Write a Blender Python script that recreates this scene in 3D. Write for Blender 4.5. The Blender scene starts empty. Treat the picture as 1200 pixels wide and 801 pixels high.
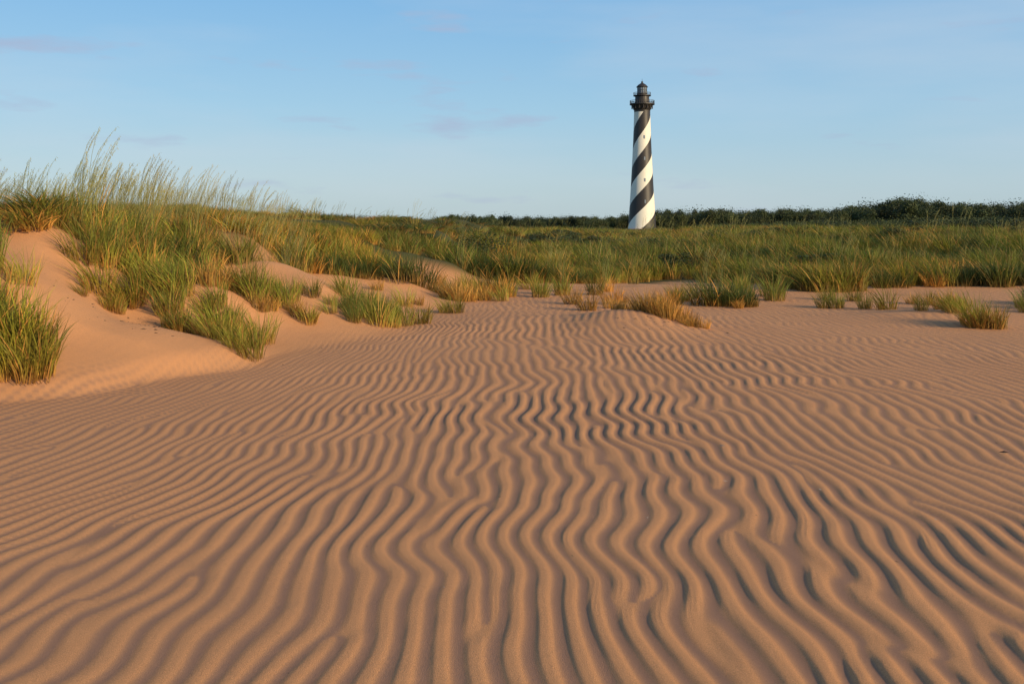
import bpy, math, numpy as np
from mathutils import Vector
rng=np.random.default_rng(7)
F=1167.0; EYE=1.2; HOR=258.0
SUN_AZ=math.radians(128); SUN_EL=math.radians(18)
sc=bpy.context.scene
sc.view_settings.view_transform='Standard'; sc.view_settings.look='None'; sc.view_settings.exposure=0

# ---------------------------------------------------------------- noise fields
def smooth_noise(seed,n,L,lx,ly,kx0=0.0,ky0=0.0):
    r=np.random.default_rng(seed)
    k=2*np.pi*np.fft.fftfreq(n,d=L/n); KX,KY=np.meshgrid(k,k,indexing='xy')
    w=np.fft.fft2(r.standard_normal((n,n)))
    f=np.exp(-((np.abs(KX)-kx0)**2)*lx*lx/2-((np.abs(KY)-ky0)**2)*ly*ly/2)
    o=np.real(np.fft.ifft2(w*f)); o-=o.mean(); return o/o.std()
def sample(Fd,L,x,y):
    n=Fd.shape[0]; u=(np.asarray(x)/L*n)%n; v=(np.asarray(y)/L*n)%n
    i=np.floor(u).astype(int)%n; j=np.floor(v).astype(int)%n; fu=u-np.floor(u); fv=v-np.floor(v)
    i1=(i+1)%n; j1=(j+1)%n
    return (Fd[j,i]*(1-fu)+Fd[j,i1]*fu)*(1-fv)+(Fd[j1,i]*(1-fu)+Fd[j1,i1]*fu)*fv
def ss(a,b,x):
    t=np.clip((np.asarray(x,float)-a)/(b-a),0,1); return t*t*(3-2*t)
LR=32.0; NR=2048; LAM=0.100
k=2*np.pi*np.fft.fftfreq(NR,d=LR/NR); KX,KY=np.meshgrid(k,k,indexing='xy'); k0=2*np.pi/LAM
rr=np.random.default_rng(52)
RIP=np.fft.ifft2(np.fft.fft2(rr.standard_normal((NR,NR)))*np.exp(-((KX-k0)/8.0)**2/2-(KY/4.6)**2/2)); RIP/=np.abs(RIP).std()
del KX,KY
WIG=smooth_noise(3,512,16.0,0.20,0.22,0.0,5.5)
WIG2=smooth_noise(4,512,32.0,0.55,0.45)
BIG=smooth_noise(5,256,64.0,1.6,1.6)
MED=smooth_noise(6,512,32.0,0.35,0.35)
FINE=smooth_noise(8,1024,16.0,0.05,0.05)
HUM=smooth_noise(9,256,160.0,3.0,3.0)
AMPN=smooth_noise(10,256,32.0,0.5,0.5)

def toe_x(y): return np.interp(y,[0,4,6.6,8.0,10.8,16,24,40],[-9,-5.6,-3.55,-2.15,-1.15,-0.2,0.5,1.0])
def band_y(x):   # front edge of the continuous dune grass
    return np.interp(x,[-30,-12,-7,-4.5,-3.3,-2.2,-1.4,0,2,5,8,12,30],[9,9.5,10.1,11.0,11.9,13.4,15.4,17.0,16.5,15.8,16.0,15.1,15])
def base_h(x,y):
    x=np.asarray(x,float); y=np.asarray(y,float)
    s=toe_x(y)-x+0.22*sample(MED,32,x,y)
    far=1-ss(40,90,y); front=ss(-2,3,y)
    d=0.93*ss(0,3.7,s)*far*front
    d+=0.11*ss(0,0.6,s)*ss(-4.5,-2.2,x)*(1-ss(9.0,10.2,y))*front   # little scarp at the dune toe
    d+=0.20*ss(0.1,1.2,s)*np.exp(-((x+2.35)/0.8)**2-((y-11.8)/1.0)**2)
    d+=0.14*np.exp(-((x+4.9)/0.6)**2-((y-9.6)/1.1)**2)
    d-=0.18*np.exp(-((x+3.5)/0.35)**2-((y-9.6)/1.5)**2)
    d*=1+0.12*sample(MED,32,x*1.0+5,y)
    m=0.17*np.exp(-(np.abs((x-1.3)/0.6))**2.2-((y-10.9)/0.8)**2)+0.05*np.exp(-((x-0.4)/0.9)**2-((y-11.5)/0.8)**2)
    m+=0.11*np.exp(-((x-5.2)/1.0)**2-((y-12.2)/0.9)**2)
    b=0.34*ss(0,11,y-band_y(x))*(0.5+0.5*ss(-3,1,s*-1))
    b+=0.13*sample(HUM,160,x,y)*ss(1,6,y-band_y(x))
    w=0.014*sample(BIG,64,x,y)
    return d+m+b+w+0.014*sample(MED,32,x*1.6,y*1.6)*ss(0,0.6,d+m)-5.0*ss(55,190,np.hypot(x,y))

def ripples(x,y):
    sl=0.24*ss(0.1,3.0,-x)
    u=x-sl*(np.clip(y,0,10)-3.5)+0.019*sample(WIG,16,x,y)+0.042*sample(WIG2,32,x,y)
    c=sample(RIP,LR,u,y)
    ph=np.angle(c); a=np.clip(np.abs(c)/1.2,0.05,1.0)**0.8
    ph2=ph+0.5*np.sin(ph+0.3)
    h=1-(0.5-0.5*np.cos(ph2))**2.3
    amp=0.0078*a*(0.85+0.24*sample(AMPN,32,x,y))
    return h*amp,h
def rip_mask(x,y):
    s=toe_x(y)-x
    return (1-0.9*ss(-0.3,0.6,s))*(1-0.9*ss(-1.5,1.5,y-band_y(x)))*(1-0.5*ss(5,13,y))

# ---------------------------------------------------------------- materials
def new_mat(n):
    m=bpy.data.materials.new(n); m.use_nodes=True; nt=m.node_tree
    return m,nt,nt.nodes,nt.links,nt.nodes['Principled BSDF']
def flat_mat(n,col,rough=0.7,noise=0.12,scale=1.0,metal=0):
    m,nt,N,L,b=new_mat(n)
    tc=N.new('ShaderNodeTexCoord'); nz=N.new('ShaderNodeTexNoise'); nz.inputs['Scale'].default_value=scale; nz.inputs['Detail'].default_value=5
    L.new(tc.outputs['Object'],nz.inputs['Vector'])
    mx=N.new('ShaderNodeMix'); mx.data_type='RGBA'
    mx.inputs[6].default_value=tuple(c*(1-noise) for c in col)+(1,); mx.inputs[7].default_value=tuple(min(1,c*(1+noise)) for c in col)+(1,)
    L.new(nz.outputs['Fac'],mx.inputs[0]); L.new(mx.outputs[2],b.inputs['Base Color'])
    b.inputs['Roughness'].default_value=rough; b.inputs['Metallic'].default_value=metal
    return m

def sand_mat():
    m,nt,N,L,b=new_mat('sand')
    tc=N.new('ShaderNodeTexCoord')
    def noise(s,d=4,r=0.6):
        n=N.new('ShaderNodeTexNoise'); n.inputs['Scale'].default_value=s; n.inputs['Detail'].default_value=d; n.inputs['Roughness'].default_value=r
        L.new(tc.outputs['Object'],n.inputs['Vector']); return n
    def mix(f,a,c,bt='MIX'):
        x=N.new('ShaderNodeMix'); x.data_type='RGBA'; x.blend_type=bt
        for sck,v in ((0,f),(6,a),(7,c)):
            if isinstance(v,(int,float)): x.inputs[sck].default_value=v
            elif isinstance(v,tuple): x.inputs[sck].default_value=v
            else: L.new(v,x.inputs[sck])
        return x.outputs[2]
    at=N.new('ShaderNodeAttribute'); at.attribute_name='mask'
    sep=N.new('ShaderNodeSeparateColor'); L.new(at.outputs['Color'],sep.inputs[0])
    c=mix(noise(0.7,5).outputs['Fac'],(0.55,0.262,0.115,1),(0.67,0.332,0.148,1))
    g=noise(420,2); rg=N.new('ShaderNodeMapRange'); rg.inputs[1].default_value=0.3; rg.inputs[2].default_value=0.7; rg.inputs[3].default_value=0.72; rg.inputs[4].default_value=1.25
    L.new(g.outputs['Fac'],rg.inputs[0])
    vm=N.new('ShaderNodeVectorMath'); vm.operation='SCALE'; L.new(c,vm.inputs[0]); L.new(rg.outputs[0],vm.inputs['Scale'])
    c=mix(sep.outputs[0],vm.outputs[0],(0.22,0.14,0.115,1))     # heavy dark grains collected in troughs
    gr=mix(noise(0.25,6).outputs['Fac'],(0.04,0.045,0.014,1),(0.11,0.10,0.035,1))
    c=mix(sep.outputs[1],c,gr)
    L.new(c,b.inputs['Base Color']); b.inputs['Roughness'].default_value=0.95; b.inputs['Specular IOR Level'].default_value=0.15
    bp=N.new('ShaderNodeBump'); bp.inputs['Strength'].default_value=0.7; bp.inputs['Distance'].default_value=0.006
    ad=N.new('ShaderNodeMath'); ad.operation='ADD'; L.new(noise(45,6,0.75).outputs['Fac'],ad.inputs[0]); L.new(g.outputs['Fac'],ad.inputs[1])
    L.new(ad.outputs[0],bp.inputs['Height']); L.new(bp.outputs[0],b.inputs['Normal'])
    return m

# ---------------------------------------------------------------- ground
def build_ground():
    a=np.radians(np.concatenate([np.linspace(-38,38,1500),np.linspace(38,322,180)[1:-1]]))
    na=len(a)
    def geo(a0,b0,g): n=int(math.log(b0/a0)/math.log(1+g)); return a0*(b0/a0)**(np.arange(n)/n)
    r=np.concatenate([geo(0.3,1.8,0.05),geo(1.8,22,0.0065),geo(22,110,0.02),geo(110,9000,0.09),[9000]])
    nr=len(r)
    X=np.outer(r,np.sin(a)).ravel(); Y=np.outer(r,np.cos(a)).ravel()
    hb=base_h(X,Y); rh,rp=ripples(X,Y); mk=rip_mask(X,Y)
    R=np.hypot(X,Y); near=1-ss(22,40,R)
    Z=hb+rh*mk*near+0.0009*sample(FINE,16,X,Y)*near
    co=np.stack([X,Y,Z],1)
    co=np.vstack([co,[[0,0,float(Z[:na].mean())]]]); ci=nr*na
    i=np.arange(nr-1)[:,None]; j=np.arange(na)[None,:]; j2=(j+1)%na
    q=np.stack(np.broadcast_arrays(i*na+j,i*na+j2,(i+1)*na+j2,(i+1)*na+j),-1)
    q=q.reshape(-1,4)[:,::-1]
    jj=np.arange(na); t=np.stack([np.full(na,ci),(jj+1)%na,jj],1)
    me=bpy.data.meshes.new('ground')
    me.vertices.add(len(co)); me.vertices.foreach_set('co',co.astype(np.float32).ravel())
    loops=np.concatenate([q.ravel(),t.ravel()]).astype(np.int32)
    me.loops.add(len(loops)); me.loops.foreach_set('vertex_index',loops)
    nf=len(q)+len(t); me.polygons.add(nf)
    ls=np.concatenate([np.arange(len(q))*4,len(q)*4+np.arange(len(t))*3]).astype(np.int32)
    me.polygons.foreach_set('loop_start',ls)
    me.update(calc_edges=True); me.validate()
    me.polygons.foreach_set('use_smooth',np.ones(len(me.polygons),bool))
    veg=ss(1.5,6.0,Y-band_y(X)+1.6*sample(MED,32,X,Y))
    veg=np.maximum(veg,ss(60,90,R))
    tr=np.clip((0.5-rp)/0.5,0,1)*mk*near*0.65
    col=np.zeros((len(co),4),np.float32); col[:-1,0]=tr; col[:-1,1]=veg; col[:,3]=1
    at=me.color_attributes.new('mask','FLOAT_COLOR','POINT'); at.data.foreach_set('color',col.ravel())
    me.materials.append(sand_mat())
    ob=bpy.data.objects.new('sand_ground',me); sc.collection.objects.link(ob); return ob
ground=build_ground()

# ---------------------------------------------------------------- mesh helper
def mesh_from(name,V,faces,cols=None,mat=None,smooth=False):
    me=bpy.data.meshes.new(name); me.from_pydata([tuple(float(c) for c in v) for v in V],[],[tuple(f) for f in faces]); me.update()
    if cols is not None:
        at=me.color_attributes.new('Col','FLOAT_COLOR','POINT'); c=np.ones((len(V),4),np.float32); c[:,:3]=np.asarray(cols)
        at.data.foreach_set('color',c.ravel())
    if mat: me.materials.append(mat)
    if smooth: me.polygons.foreach_set('use_smooth',np.ones(len(me.polygons),bool))
    return me

def leaf_mat(name,transl=0.3,patch=0.6,var=0.35,warm=(1.7,1.15,0.7),pscale=0.35):
    m,nt,N,L,b=new_mat(name)
    at=N.new('ShaderNodeAttribute'); at.attribute_name='Col'
    oi=N.new('ShaderNodeObjectInfo')
    mr=N.new('ShaderNodeMapRange'); mr.inputs[3].default_value=1-var; mr.inputs[4].default_value=1+var; L.new(oi.outputs['Random'],mr.inputs[0])
    vm=N.new('ShaderNodeVectorMath'); vm.operation='SCALE'; L.new(at.outputs['Color'],vm.inputs[0]); L.new(mr.outputs[0],vm.inputs['Scale'])
    ge=N.new('ShaderNodeNewGeometry'); nz=N.new('ShaderNodeTexNoise'); nz.inputs['Scale'].default_value=pscale; nz.inputs['Detail'].default_value=3
    L.new(ge.outputs['Position'],nz.inputs['Vector'])
    r2=N.new('ShaderNodeMapRange'); r2.inputs[1].default_value=0.45; r2.inputs[2].default_value=0.68; r2.inputs[4].default_value=patch; L.new(nz.outputs['Fac'],r2.inputs[0])
    mx=N.new('ShaderNodeMix'); mx.data_type='RGBA'; mx.blend_type='MULTIPLY'; mx.inputs[7].default_value=warm+(1,)
    L.new(r2.outputs[0],mx.inputs[0]); L.new(vm.outputs[0],mx.inputs[6])
    L.new(mx.outputs[2],b.inputs['Base Color']); b.inputs['Roughness'].default_value=0.6; b.inputs['Specular IOR Level'].default_value=0.25
    tr=N.new('ShaderNodeBsdfTranslucent'); L.new(mx.outputs[2],tr.inputs['Color'])
    ms=N.new('ShaderNodeMixShader'); ms.inputs[0].default_value=transl
    L.new(b.outputs[0],ms.inputs[1]); L.new(tr.outputs[0],ms.inputs[2]); L.new(ms.outputs[0],N['Material Output'].inputs['Surface'])
    return m
GM=leaf_mat('grass_blades',0.25,0.6,0.4,(1.6,1.15,0.7),0.4)

def clump(name,seed,n,H,rad,green,dry,pdry,wind=(-0.10,0.05),width=0.0065,stalks=0,bend=0.35):
    r=np.random.default_rng(seed); V=[];Fc=[];C=[]
    def strip(pts,wv,ws,cs):
        b0=len(V); K=len(pts)
        for p,w,c in zip(pts[:-1],ws[:-1],cs[:-1]):
            V.append(p-wv*w);V.append(p+wv*w);C.append(c);C.append(c)
        V.append(pts[-1]);C.append(cs[-1])
        for i in range(K-2):
            o=b0+2*i; Fc.append((o,o+1,o+3,o+2))
        o=b0+2*(K-2); Fc.append((o,o+1,o+2))
    for _ in range(n):
        th=r.uniform(0,2*np.pi); rr_=rad*np.sqrt(r.random()); base=np.array([math.cos(th)*rr_,math.sin(th)*rr_,-0.04])
        h=H*r.uniform(0.4,1.0)*(1-0.3*rr_/rad); a2=th+r.normal(0,0.7)
        out=np.array([math.cos(a2),math.sin(a2),0]); lean=r.uniform(0.03,0.28); bd=bend*r.uniform(0.3,1.6)
        t=np.linspace(0,1,6)
        w=np.array([wind[0],wind[1],0])
        pts=[base+h*(out*(lean*q+bd*q*q)+w*q*q*1.5+np.array([0,0,q*(1-0.42*bd*q*q)])) for q in t]
        a3=r.uniform(0,np.pi); wv=np.array([math.cos(a3),math.sin(a3),0]); ww=width*r.uniform(0.6,1.2)
        isd=r.random()<pdry; br=r.uniform(0.7,1.3)
        g=np.array(dry if isd else green)*br; d=np.array(dry)*br
        cs=[d*0.7*(1-min(1,q*2.0))+g*min(1,q*2.0) for q in t]
        strip(pts,wv,[ww*0.7,ww,ww*0.9,ww*0.7,ww*0.4,0],cs)
    for _ in range(stalks):
        th=r.uniform(0,2*np.pi); rr_=rad*0.6*r.random(); base=np.array([math.cos(th)*rr_,math.sin(th)*rr_,0])
        h=H*r.uniform(1.15,1.6); out=np.array([math.cos(th),math.sin(th),0])
        t=np.linspace(0,1,7); w=np.array([r.uniform(0.02,0.24),0.05,0])
        pts=[base+h*(out*0.12*q+w*(q**3)+np.array([0,0,q*(1-0.08*q*q)])) for q in t]
        wv=np.array([1,0.3,0])/1.05; c=np.array((0.20,0.20,0.07))
        strip(pts,wv,[0.0022]*6+[0],[c]*7)
        for kk in range(14):       # drooping seed head
            q=0.78+0.22*kk/14; p=base+h*(out*0.12*q+w*(q**3)+np.array([0,0,q*(1-0.08*q*q)]))
            dv=np.array([r.uniform(0.0,0.9),r.normal(0,0.35),-r.uniform(0.2,0.8)]); dv/=np.linalg.norm(dv); dv*=r.uniform(0.02,0.045)
            strip([p,p+dv*0.5,p+dv],np.array([0.3,1,0])/1.05 if kk%2 else wv,[0.002,0.004,0],[c*1.4]*3)
    me=mesh_from(name,V,Fc,C,GM); return bpy.data.objects.new(name,me)

G=(0.125,0.155,0.024); G2=(0.215,0.22,0.032); DG=(0.050,0.080,0.017); D=(0.48,0.27,0.075)
col=bpy.data.collections.new('grass_clump_templates')
tmpl=[clump('c00',1,140,0.80,0.20,G,D,0.10),clump('c01',2,140,0.75,0.24,G2,D,0.16),clump('c02',3,160,0.66,0.26,DG,D,0.03),
      clump('c03',4,110,0.62,0.18,(0.30,0.20,0.045),(0.50,0.26,0.06),0.6,bend=0.45),
      clump('c04',5,80,0.80,0.18,G,D,0.14,stalks=4),clump('c05',6,45,0.85,0.20,G2,D,0.14,stalks=9),
      clump('c06',7,120,0.85,0.22,(0.21,0.235,0.028),D,0.18,wind=(-0.2,0),bend=0.42)]
for o in tmpl: col.objects.link(o)

def gn_scatter(name,P,ROT,SC,IDX,coll):
    me=bpy.data.meshes.new(name); n=len(P); me.vertices.add(n); me.vertices.foreach_set('co',np.asarray(P,np.float32).ravel())
    a=me.attributes.new('rot','FLOAT_VECTOR','POINT'); a.data.foreach_set('vector',np.asarray(ROT,np.float32).ravel())
    a=me.attributes.new('scl','FLOAT_VECTOR','POINT'); a.data.foreach_set('vector',np.asarray(SC,np.float32).ravel())
    a=me.attributes.new('idx','INT','POINT'); a.data.foreach_set('value',np.asarray(IDX,np.int32))
    ob=bpy.data.objects.new(name,me); sc.collection.objects.link(ob)
    ng=bpy.data.node_groups.new(name+'_gn','GeometryNodeTree')
    ng.interface.new_socket('Geometry',in_out='INPUT',socket_type='NodeSocketGeometry'); ng.interface.new_socket('Geometry',in_out='OUTPUT',socket_type='NodeSocketGeometry')
    N=ng.nodes; L=ng.links
    gi=N.new('NodeGroupInput'); go=N.new('NodeGroupOutput'); ip=N.new('GeometryNodeInstanceOnPoints')
    ci=N.new('GeometryNodeCollectionInfo'); ci.inputs['Collection'].default_value=coll; ci.inputs['Separate Children'].default_value=True; ci.inputs['Reset Children'].default_value=True
    def na(nm,t):
        x=N.new('GeometryNodeInputNamedAttribute'); x.data_type=t; x.inputs['Name'].default_value=nm
        return [o for o in x.outputs if o.enabled and o.name=='Attribute'][0]
    e=N.new('FunctionNodeEulerToRotation'); L.new(na('rot','FLOAT_VECTOR'),e.inputs[0]); L.new(e.outputs[0],ip.inputs['Rotation'])
    L.new(na('scl','FLOAT_VECTOR'),ip.inputs['Scale']); L.new(na('idx','INT'),ip.inputs['Instance Index'])
    ip.inputs['Pick Instance'].default_value=True
    L.new(gi.outputs[0],ip.inputs['Points']); L.new(ci.outputs[0],ip.inputs['Instance']); L.new(ip.outputs[0],go.inputs[0])
    md=ob.modifiers.new('scatter','NODES'); md.node_group=ng
    return ob

# ---------------------------------------------------------------- dune grass band
def band_points():
    out=[]
    def zone(y0,y1,n,smin,smax,wide,thr):
        y=np.sqrt(rng.uniform(y0*y0,y1*y1,n)); x=rng.uniform(-0.68,0.68,n)*y
        dd=y-band_y(x)
        dens=sample(MED,32,x*0.7,y*0.7)*0.85+sample(HUM,160,x*2,y*2)*0.3
        keep=(dd+1.7*sample(MED,32,x+7,y))>0
        keep&=(dens+ss(0,6,dd)*1.9+0.7*(x<-0.2*y))>thr
        x=x[keep];y=y[keep]
        s=rng.uniform(smin,smax,len(x))*(1+0.18*sample(MED,32,x*.6+11,y*.6)); z=base_h(x,y)
        prob=rng.random(len(x))
        idx=np.where(prob<0.30,0,np.where(prob<0.56,1,np.where(prob<0.74,2,np.where(prob<0.81,3,np.where(prob<0.84,4,6)))))
        left=(x< -0.22*y); idx=np.where(left&(rng.random(len(x))<0.10),4,idx)
        pat=sample(MED,32,x*0.5+3,y*0.5)
        idx=np.where((pat>1.1)&(rng.random(len(x))<.5),3,idx); idx=np.where((pat<-0.4)&(rng.random(len(x))<.8)&(~left),2,idx)  # dark green clumps grouped in patches; their colour also stands in for shadow
        for a,b_,c,s_,i in zip(x,y,z,s,idx): out.append((a,b_,c,s_*wide,s_,i))
    zone(9,30,10000,0.55,1.05,1.0,0.75)
    zone(30,90,6500,0.6,1.0,1.7,0.2)
    return np.array(out)
B=band_points()
n=len(B)
tt=B[:,0]/B[:,1]
top=B[:,2]+B[:,4]*0.74
pxtop=np.interp(tt,[-.7,-.50,-.40,-.30,-.24,-.18,-.10,.05,.10,.125,.15,.20,.3,.7],[234,232,226,236,249,257,262,261,263,267,265,260,257,254])
lim=EYE+(HOR-pxtop)*B[:,1]/F
over=(top-lim).clip(0)
B[:,4]*=np.clip(1-over/0.74/np.maximum(B[:,4],.1),0.42,1)
ROT=np.stack([rng.normal(0,0.08,n),rng.normal(0,0.08,n),rng.uniform(-0.7,0.7,n)],1)
gn_scatter('dune_grass',B[:,:3],ROT,np.stack([B[:,3],B[:,3],B[:,4]],1),B[:,5],col)

# sea oats standing above the grass
P=[];S=[]
for _ in range(215):
    u=rng.random()
    if u<0.66: t=rng.uniform(-.60,-.20); d=rng.uniform(11,15.5); s_=rng.uniform(0.55,0.92)*np.interp(t,[-.6,-.4,-.2],[1,1,.75])
    else: t=rng.uniform(-.25,.6); d=rng.uniform(18,30); s_=rng.uniform(0.45,0.7)
    x=t*d
    if d<band_y(x)+0.2: continue
    P.append((x,d,float(base_h(x,d)))); S.append((s_,s_,s_))
n=len(P)
gn_scatter('sea_oats',P,np.stack([rng.normal(0,0.07,n),rng.normal(0,0.07,n),rng.uniform(-0.7,0.7,n)],1),S,np.full(n,5),col)

T=[(-3.68,7.2,0.15,13,1.08,(0,6,1)),(-3.42,7.0,0.08,5,0.75,(6,1)),(-4.3,7.9,0.3,9,1.05,(0,6,1)),(-4.1,7.3,0.2,7,1.1,(0,6)),
   (-2.32,8.55,0.13,5,0.6,(1,6)),(-2.5,8.9,0.2,6,0.68,(1,3,6)),(-2.75,9.3,0.2,7,0.78,(0,6)),(-3.0,8.9,0.2,4,0.5,(1,3)),
   (-3.3,9.6,0.28,13,0.9,(0,6,1)),(-3.5,10.6,0.35,13,0.9,(0,1,6)),(-3.95,9.9,0.25,6,0.8,(0,6)),(-4.1,11.0,0.4,12,0.9,(0,6,4)),(-2.85,10.4,0.3,13,0.82,(3,3,6,1)),(-2.4,10.8,0.3,8,0.62,(3,3,6)),(-3.75,8.9,0.12,3,0.5,(1,6)),
   (-1.5,11.2,0.3,12,0.64,(1,0)),(-1.35,11.7,0.3,10,0.66,(1,6)),(-2.2,10.3,0.2,4,0.45,(1,3)),(-1.9,11.0,0.25,6,0.45,(1,0)),(-1.5,13.0,0.5,7,0.6,(1,6,3)),
   (-0.5,14.8,0.3,12,0.8,(3,3,1)),(-0.7,16,0.5,9,0.8,(3,6)),
   (1.65,11.0,0.20,12,0.68,(3,3,3,1)),(1.3,11.4,0.2,4,0.5,(3,)),(1.95,10.6,0.10,5,0.45,(3,)),(1.6,13.8,0.5,7,0.75,(3,1)),
   (3.0,13.6,0.2,3,0.5,(1,3)),(3.1,15.0,0.5,7,0.75,(1,6)),(4.6,13.8,0.25,4,0.5,(1,0)),(5.2,11.0,0.11,8,0.78,(3,3,6)),(5.4,12.2,0.2,4,0.6,(6,3)),(6.0,13.6,0.4,7,0.75,(1,6,3)),
   (4.1,15.2,0.5,8,0.8,(0,1)),(7.0,13.2,0.4,7,0.75,(0,6)),(0.6,15.8,0.5,7,0.7,(0,3)),(-6.4,9.4,0.6,14,0.85,(0,6,4)),(-5.6,10.2,0.5,12,0.8,(0,6,4)),(-5.3,8.0,0.4,7,0.85,(0,6))]
P=[];S=[];I=[]
for (x,y,sp,k_,s_,ch) in T:
    for _ in range(k_):
        a=x+rng.normal(0,sp); b_=y+rng.normal(0,sp); P.append((a,b_,float(base_h(a,b_)))); q=s_*rng.uniform(0.55,1.05); S.append((q*.9,q*.9,q*1.05)); I.append(ch[rng.integers(len(ch))])
n=len(P)
gn_scatter('beach_grass_tufts',P,np.stack([rng.normal(0,0.1,n),rng.normal(0,0.1,n),rng.uniform(-0.7,0.7,n)],1),S,I,col)

# ---------------------------------------------------------------- trees / shrubs
LM=leaf_mat('leaves',0.15,0.5,0.45,(1.5,1.2,0.8),0.02)
def tree(name,seed,h,w,nl,leaf):
    r=np.random.default_rng(seed); V=[];Fc=[];C=[]
    lobes=[]
    for i in range(13):
        th=r.uniform(0,2*np.pi); q=r.uniform(0.0,0.75); zz=r.uniform(0.28,0.85)
        lobes.append((math.cos(th)*q*w*.5,math.sin(th)*q*w*.5,h*zz*(1-0.25*q),w*r.uniform(0.14,0.26)))
    def tube(p0,p1,r0,r1):
        b0=len(V); d=np.array(p1)-np.array(p0); d=d/np.linalg.norm(d); u=np.cross(d,[0.3,1,0.1]);u/=np.linalg.norm(u); v=np.cross(d,u)
        for p,rad in ((p0,r0),(p1,r1)):
            for i in range(6):
                a=i*np.pi/3; V.append(np.array(p)+(u*math.cos(a)+v*math.sin(a))*rad); C.append((0.07,0.055,0.04))
        for i in range(6): Fc.append((b0+i,b0+(i+1)%6,b0+6+(i+1)%6,b0+6+i))
    fork=np.array([0,0,h*0.3]); tube((0,0,-0.3),fork,h*.035,h*.026)
    for l in lobes: tube(fork,l[:3],h*.015,h*.004)
    for i in range(nl):
        l=lobes[r.integers(len(lobes))]; d=r.normal(size=3); d/=np.linalg.norm(d); rad=l[3]*r.uniform(0.55,1.06)
        p=np.array(l[:3])+d*rad*np.array([1,1,0.75]); p[2]=max(p[2],0.02); n_=d+r.normal(size=3)*0.6; n_/=np.linalg.norm(n_)
        u=np.cross(n_,[0.1,0.2,1]);u/=np.linalg.norm(u);v=np.cross(n_,u); s=leaf*r.uniform(0.6,1.3)
        b0=len(V); V+= [p-u*s,p-v*s*.6,p+u*s,p+v*s*.6]; Fc.append((b0,b0+1,b0+2,b0+3)); c=np.array((0.044,0.058,0.020))*r.uniform(0.6,1.5); C+=[c]*4
    return bpy.data.objects.new(name,mesh_from(name,V,Fc,C,LM))
tcol=bpy.data.collections.new('tree_templates')
for i,(h,w) in enumerate([(1,1.1),(1,1.4),(1,0.8),(1,1.8)]): tcol.objects.link(tree('t%02d'%i,40+i,h,w,2200,0.026))
az=(np.array([-200,0,380,400,500,530,590,610,720,760,800,960,1000,1035,1055,1090,1110,1200,1500])-600)/F
sky=np.array([250,252,258,259,259,251,252,254,253,247,245,245,240,237,231,234,238,238,237])
P=[];S=[];I=[]
for k_ in range(1600):
    t=rng.uniform(-0.75,0.75); d=rng.uniform(440,640); hh=5+EYE+(HOR-np.interp(t,az,sky))*d/F
    hh=max(5,hh*rng.uniform(0.72,1.06)); P.append((t*d,d,-5)); w=max(hh,5)*rng.uniform(0.7,1.1); S.append((w,w,hh*1.05)); I.append(rng.integers(4))
gn_scatter('distant_trees',P,np.stack([np.zeros(len(P)),np.zeros(len(P)),rng.uniform(0,6.28,len(P))],1),S,I,tcol)
P=[];S=[];I=[]
for k_ in range(3600):
    t=rng.uniform(-0.75,0.75); d=75+325*rng.random()**0.8
    if abs(t*d-55)<14 and d>330: continue
    top=np.interp(t,[-.75,-.2,-.05,0.09,0.115,0.15,0.18,0.3,0.5,.75],[257,262,264,264,269,269,263,257,252,251])+rng.uniform(-1,9)
    g=float(base_h(t*d,d)); hh=EYE+(HOR-top)*d/F-g
    if hh<0.5: hh=rng.uniform(0.4,0.8)
    P.append((t*d,d,g-0.05)); w=max(hh*1.0,1.8)*rng.uniform(0.8,1.3); S.append((w,w,hh)); I.append(rng.integers(4))
for k_ in range(420):
    d=rng.uniform(20,58); t=rng.uniform(-.6,.7); x=t*d
    if d-band_y(x)<3.5 or sample(MED,32,x*.4+9,d*.4)<0.6: continue
    hh=rng.uniform(0.4,0.7); g=float(base_h(x,d)); hh=min(hh,max(0.25,EYE+(HOR-float(np.interp(t,[-.7,-.1,.1,.16,.3,.7],[258,265,268,268,263,260])))*d/F-g))
    w=rng.uniform(0.7,1.3); P.append((x,d,g-.05)); S.append((w,w,hh)); I.append(rng.integers(4))
gn_scatter('coastal_shrubs',P,np.stack([np.zeros(len(P)),np.zeros(len(P)),rng.uniform(0,6.28,len(P))],1),S,I,tcol)

# ---------------------------------------------------------------- lighthouse
WH=flat_mat('white_paint',(0.82,0.77,0.64),0.6,0.09,0.4); BK=flat_mat('black_paint',(0.032,0.026,0.022),0.5,0.3,0.5)
BR=flat_mat('red_brick',(0.28,0.12,0.08),0.85,0.25,1.5); GRN=flat_mat('granite',(0.38,0.36,0.33),0.8,0.15,2)
GL=flat_mat('lantern_glass',(0.22,0.25,0.28),0.12,0.1,1)
LX,LY=54.9,420.0
lh=bpy.data.objects.new('striped_lighthouse',None); sc.collection.objects.link(lh); lh.location=(LX,LY,-5.0)
def part(name,me):
    o=bpy.data.objects.new(name,me); sc.collection.objects.link(o); o.parent=lh; return o
UP=4.8
def lathe(name,prof,seg,mat,smooth=False,rot=0.0,up=UP):
    V=[];Fc=[]
    for (r_,z) in prof:
        for i in range(seg):
            a=rot+2*np.pi*i/seg; V.append((r_*math.cos(a),r_*math.sin(a),z+up))
    for j in range(len(prof)-1):
        for i in range(seg): Fc.append((j*seg+i,j*seg+(i+1)%seg,(j+1)*seg+(i+1)%seg,(j+1)*seg+i))
    Fc.append(tuple(range(seg))[::-1]); Fc.append(tuple((len(prof)-1)*seg+i for i in range(seg)))
    return part(name,mesh_from(name,V,Fc,None,mat,smooth))
z0,z1=2.6,47.0+UP
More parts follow.
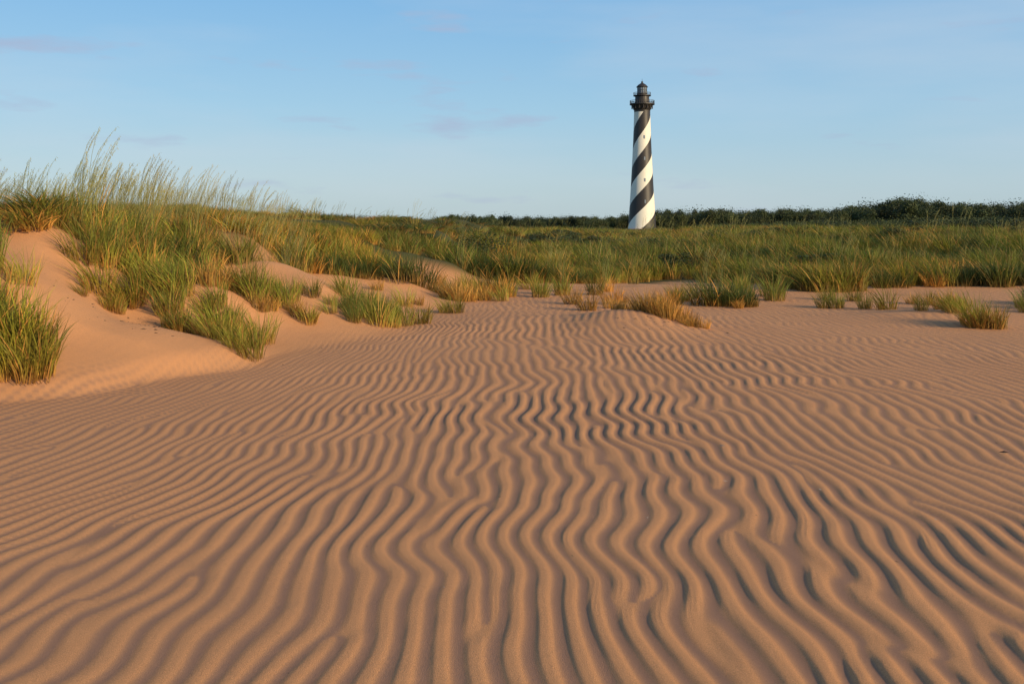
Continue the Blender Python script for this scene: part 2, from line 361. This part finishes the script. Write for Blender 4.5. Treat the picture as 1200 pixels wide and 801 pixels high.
def rad_at(z):
    q=min(1.0,max(0.0,(z-z0)/(z1-z0))); return 5.9-2.5*(1-(1-q)**1.35)
seg=64; rows=90; V=[];Fc=[];MI=[]
PITCH=32.0; PH=math.radians(70)-2*np.pi*(5+UP-z0)/PITCH
for j in range(rows+1):
    z=z0+(z1-z0)*j/rows
    for i in range(seg):
        a=PH+2*np.pi*i/seg+2*np.pi*(z-z0)/PITCH; r_=rad_at(z); V.append((r_*math.cos(a),r_*math.sin(a),z))
for j in range(rows):
    for i in range(seg):
        Fc.append((j*seg+i,j*seg+(i+1)%seg,(j+1)*seg+(i+1)%seg,(j+1)*seg+i)); MI.append(1 if (i//(seg//4))%2 else 0)
me=mesh_from('striped_shaft',V,Fc,None,None,True); me.materials.append(WH); me.materials.append(BK); me.polygons.foreach_set('material_index',np.array(MI,np.int32)); part('striped_shaft',me)
lathe('granite_plinth',[(8.2,-0.5),(8.2,0.6),(7.6,0.8)],8,GRN,rot=.39,up=0)
lathe('brick_base',[(7.3,0.7),(7.3,2.1),(7.7,2.4),(6.3,2.59)],8,BR,rot=.39,up=0)
lathe('bracket_flare',[(3.42,46.9),(3.42,47.6),(3.75,48.2),(4.1,49.2),(4.75,50.0)],32,BK)
lathe('main_gallery_deck',[(5.25,50.0),(5.25,50.45),(3.1,50.47)],32,BK)
lathe('watch_room',[(3.05,50.4),(2.95,53.4),(3.5,53.7)],24,BK)
lathe('lantern_gallery_deck',[(3.75,53.7),(3.75,54.0),(2.1,54.02)],24,BK)
lathe('lantern_parapet',[(2.15,54.0),(2.15,54.9)],16,BK)
lathe('lantern_glazing',[(1.95,54.9),(1.95,57.4)],16,GL)
lathe('lantern_roof',[(2.5,57.4),(2.4,57.65),(1.6,58.5),(0.8,59.0),(0.4,59.2),(0.45,59.5),(0.4,59.8),(0.08,60.0),(0.05,60.9)],16,BK,True)
def rods(name,radius,za,zb,nn,th,rails):
    V=[];Fc=[]; za+=UP; zb+=UP
    for i in range(nn):
        a=2*np.pi*i/nn; x,y=radius*math.cos(a),radius*math.sin(a); b0=len(V)
        for z in (za,zb):
            for (sx,sy) in ((-1,-1),(1,-1),(1,1),(-1,1)): V.append((x+sx*th,y+sy*th,z))
        for f in ((3,2,1,0),(4,5,6,7),(0,1,5,4),(1,2,6,5),(2,3,7,6),(3,0,4,7)): Fc.append(tuple(b0+q for q in f))
    for z in rails:
        b0=len(V); M=48; z+=UP
        for i in range(M):
            a=2*np.pi*i/M
            for (dr,dz) in ((-th,-th),(th,-th),(th,th),(-th,th)): V.append(((radius+dr)*math.cos(a),(radius+dr)*math.sin(a),z+dz))
        for i in range(M):
            for k2 in range(4): Fc.append((b0+4*i+k2,b0+4*((i+1)%M)+k2,b0+4*((i+1)%M)+(k2+1)%4,b0+4*i+(k2+1)%4))
    part(name,mesh_from(name,V,Fc,None,BK))
rods('gallery_railing',5.1,50.46,51.7,36,0.06,(51.1,51.72))
rods('lantern_railing',3.6,54.02,55.1,24,0.05,(54.6,55.12))
rods('lantern_mullions',2.0,54.9,57.4,16,0.07,(56.1,))
rods('gallery_brackets',4.35,48.3,49.99,16,0.16,())
V=[];Fc=[]
for (aw,z) in [(-1.45,14),(-1.45,23),(-1.45,32),(-1.45,41),(1.7,18),(1.7,27),(1.7,36),(1.7,45)]:
    r_=rad_at(z); c,s=math.cos(aw),math.sin(aw); b0=len(V)
    for dr in (-0.5,0.10):
        for (dt,dz) in ((-.3,-.7),(.3,-.7),(.3,.7),(-.3,.7)):
            V.append(((r_+dr)*c-dt*s,(r_+dr)*s+dt*c,z+dz))
    for f in ((3,2,1,0),(4,5,6,7),(0,1,5,4),(1,2,6,5),(2,3,7,6),(3,0,4,7)): Fc.append(tuple(b0+q for q in f))
part('windows',mesh_from('windows',V,Fc,None,GL))

# ---------------------------------------------------------------- beach litter as one mesh
V=[];Fc=[];C=[]
def bit(x,y,s,c):
    z=float(base_h(x,y))+float(ripples(np.array([x]),np.array([y]))[0][0])*float(rip_mask(x,y)); b0=len(V)
    a=rng.uniform(0,6.28); l=s*rng.uniform(1,3); pts=[(-l,0,0),(0,-s*.6,0),(l,0,0.1*s),(0,s*.6,0.1*s),(0,0,s*.7)]
    for (px,py,pz) in pts: V.append((x+px*math.cos(a)-py*math.sin(a),y+px*math.sin(a)+py*math.cos(a),z+pz-s*.05)); C.append(c)
    for f in ((0,1,4),(1,2,4),(2,3,4),(3,0,4),(3,2,1,0)): Fc.append(tuple(b0+q for q in f))
for _ in range(90):
    y=rng.uniform(2.6,14); x=rng.uniform(-0.4,0.55)*y; bit(x,y,rng.uniform(0.002,0.005),(0.5,0.42,0.35) if rng.random()<.4 else (0.12,0.08,0.05))
for _ in range(110):
    bit(rng.normal(-3.1,0.5),rng.normal(8.9,0.4),rng.uniform(0.004,0.014),(0.14,0.085,0.045))
for _ in range(60):
    bit(rng.normal(1.6,0.35),rng.normal(10.4,0.3),rng.uniform(0.004,0.012),(0.12,0.07,0.04))
bit(2.52,5.1,0.012,(0.05,0.035,0.03)); bit(1.12,5.3,0.009,(0.4,0.3,0.22))
o=bpy.data.objects.new('beach_debris',mesh_from('beach_debris',V,Fc,C,leaf_mat('debris',0.0,0,0))); sc.collection.objects.link(o)

# ---------------------------------------------------------------- world, sun, camera
w=bpy.data.worlds.new('World'); sc.world=w; w.use_nodes=True; N=w.node_tree.nodes; L=w.node_tree.links
STR=0.12
bg=N['Background']; sk=N.new('ShaderNodeTexSky'); sk.sky_type='NISHITA'; sk.sun_disc=False; sk.sun_elevation=SUN_EL; sk.sun_rotation=SUN_AZ
sk.air_density=1.0; sk.dust_density=0.6; sk.ozone_density=1.5; sk.altitude=0
tc=N.new('ShaderNodeTexCoord'); sx=N.new('ShaderNodeSeparateXYZ'); L.new(tc.outputs['Generated'],sx.inputs[0])
rp=N.new('ShaderNodeValToRGB'); L.new(sx.outputs['Z'],rp.inputs[0])
stops=[(0.0,(.47,.61,.68)),(0.04,(.45,.62,.73)),(0.11,(.34,.59,.80)),(0.22,(.215,.49,.81)),(0.5,(.11,.28,.56)),(1.0,(.06,.18,.43))]
e=rp.color_ramp.elements
for i,(p,c) in enumerate(stops):
    el=e[i] if i<2 else e.new(p); el.position=p; el.color=tuple(c)+(1,)
sv=N.new('ShaderNodeVectorMath'); sv.operation='SCALE'; sv.inputs['Scale'].default_value=1/STR; L.new(rp.outputs[0],sv.inputs[0])
m0=N.new('ShaderNodeMix'); m0.data_type='RGBA'; m0.inputs[0].default_value=0.82; L.new(sk.outputs[0],m0.inputs[6]); L.new(sv.outputs[0],m0.inputs[7])
def cloud(scale,loc,lo,hi,amt,colr,prev):
    mp=N.new('ShaderNodeMapping'); mp.inputs['Scale'].default_value=scale; mp.inputs['Location'].default_value=loc; nz=N.new('ShaderNodeTexNoise'); nz.inputs['Scale'].default_value=1.6; nz.inputs['Detail'].default_value=7
    L.new(tc.outputs['Generated'],mp.inputs[0]); L.new(mp.outputs[0],nz.inputs['Vector'])
    mr=N.new('ShaderNodeMapRange'); mr.inputs[1].default_value=lo; mr.inputs[2].default_value=hi; mr.inputs[4].default_value=amt; L.new(nz.outputs['Fac'],mr.inputs[0])
    mx=N.new('ShaderNodeMix'); mx.data_type='RGBA'; L.new(mr.outputs[0],mx.inputs[0]); L.new(prev,mx.inputs[6]); mx.inputs[7].default_value=colr
    return mx.outputs[2]
o1=cloud((1.6,1.6,9),(0.3,0.1,0.4),0.42,0.75,0.35,(5.2,5.7,6.3,1),m0.outputs[2])
o2=cloud((5,5,24),(1.7,0.4,0.9),0.60,0.75,0.65,(3.4,3.9,5.3,1),o1)
L.new(o2,bg.inputs['Color']); bg.inputs['Strength'].default_value=STR
sd=bpy.data.lights.new('sun','SUN'); sd.energy=4.8; sd.angle=math.radians(1.5); sd.color=(1.0,0.77,0.47)
so=bpy.data.objects.new('sun',sd); sc.collection.objects.link(so)
dirv=Vector((math.sin(SUN_AZ)*math.cos(SUN_EL),math.cos(SUN_AZ)*math.cos(SUN_EL),math.sin(SUN_EL)))
so.rotation_euler=dirv.to_track_quat('Z','Y').to_euler()
cd=bpy.data.cameras.new('camera'); cd.lens=35; cd.sensor_width=36; cd.shift_y=-(400.5-HOR)/1200; cd.clip_start=0.05; cd.clip_end=20000
co=bpy.data.objects.new('camera',cd); sc.collection.objects.link(co); co.location=(0,0,EYE); co.rotation_euler=(math.radians(90),0,0); sc.camera=co
print('grass clumps',len(B))
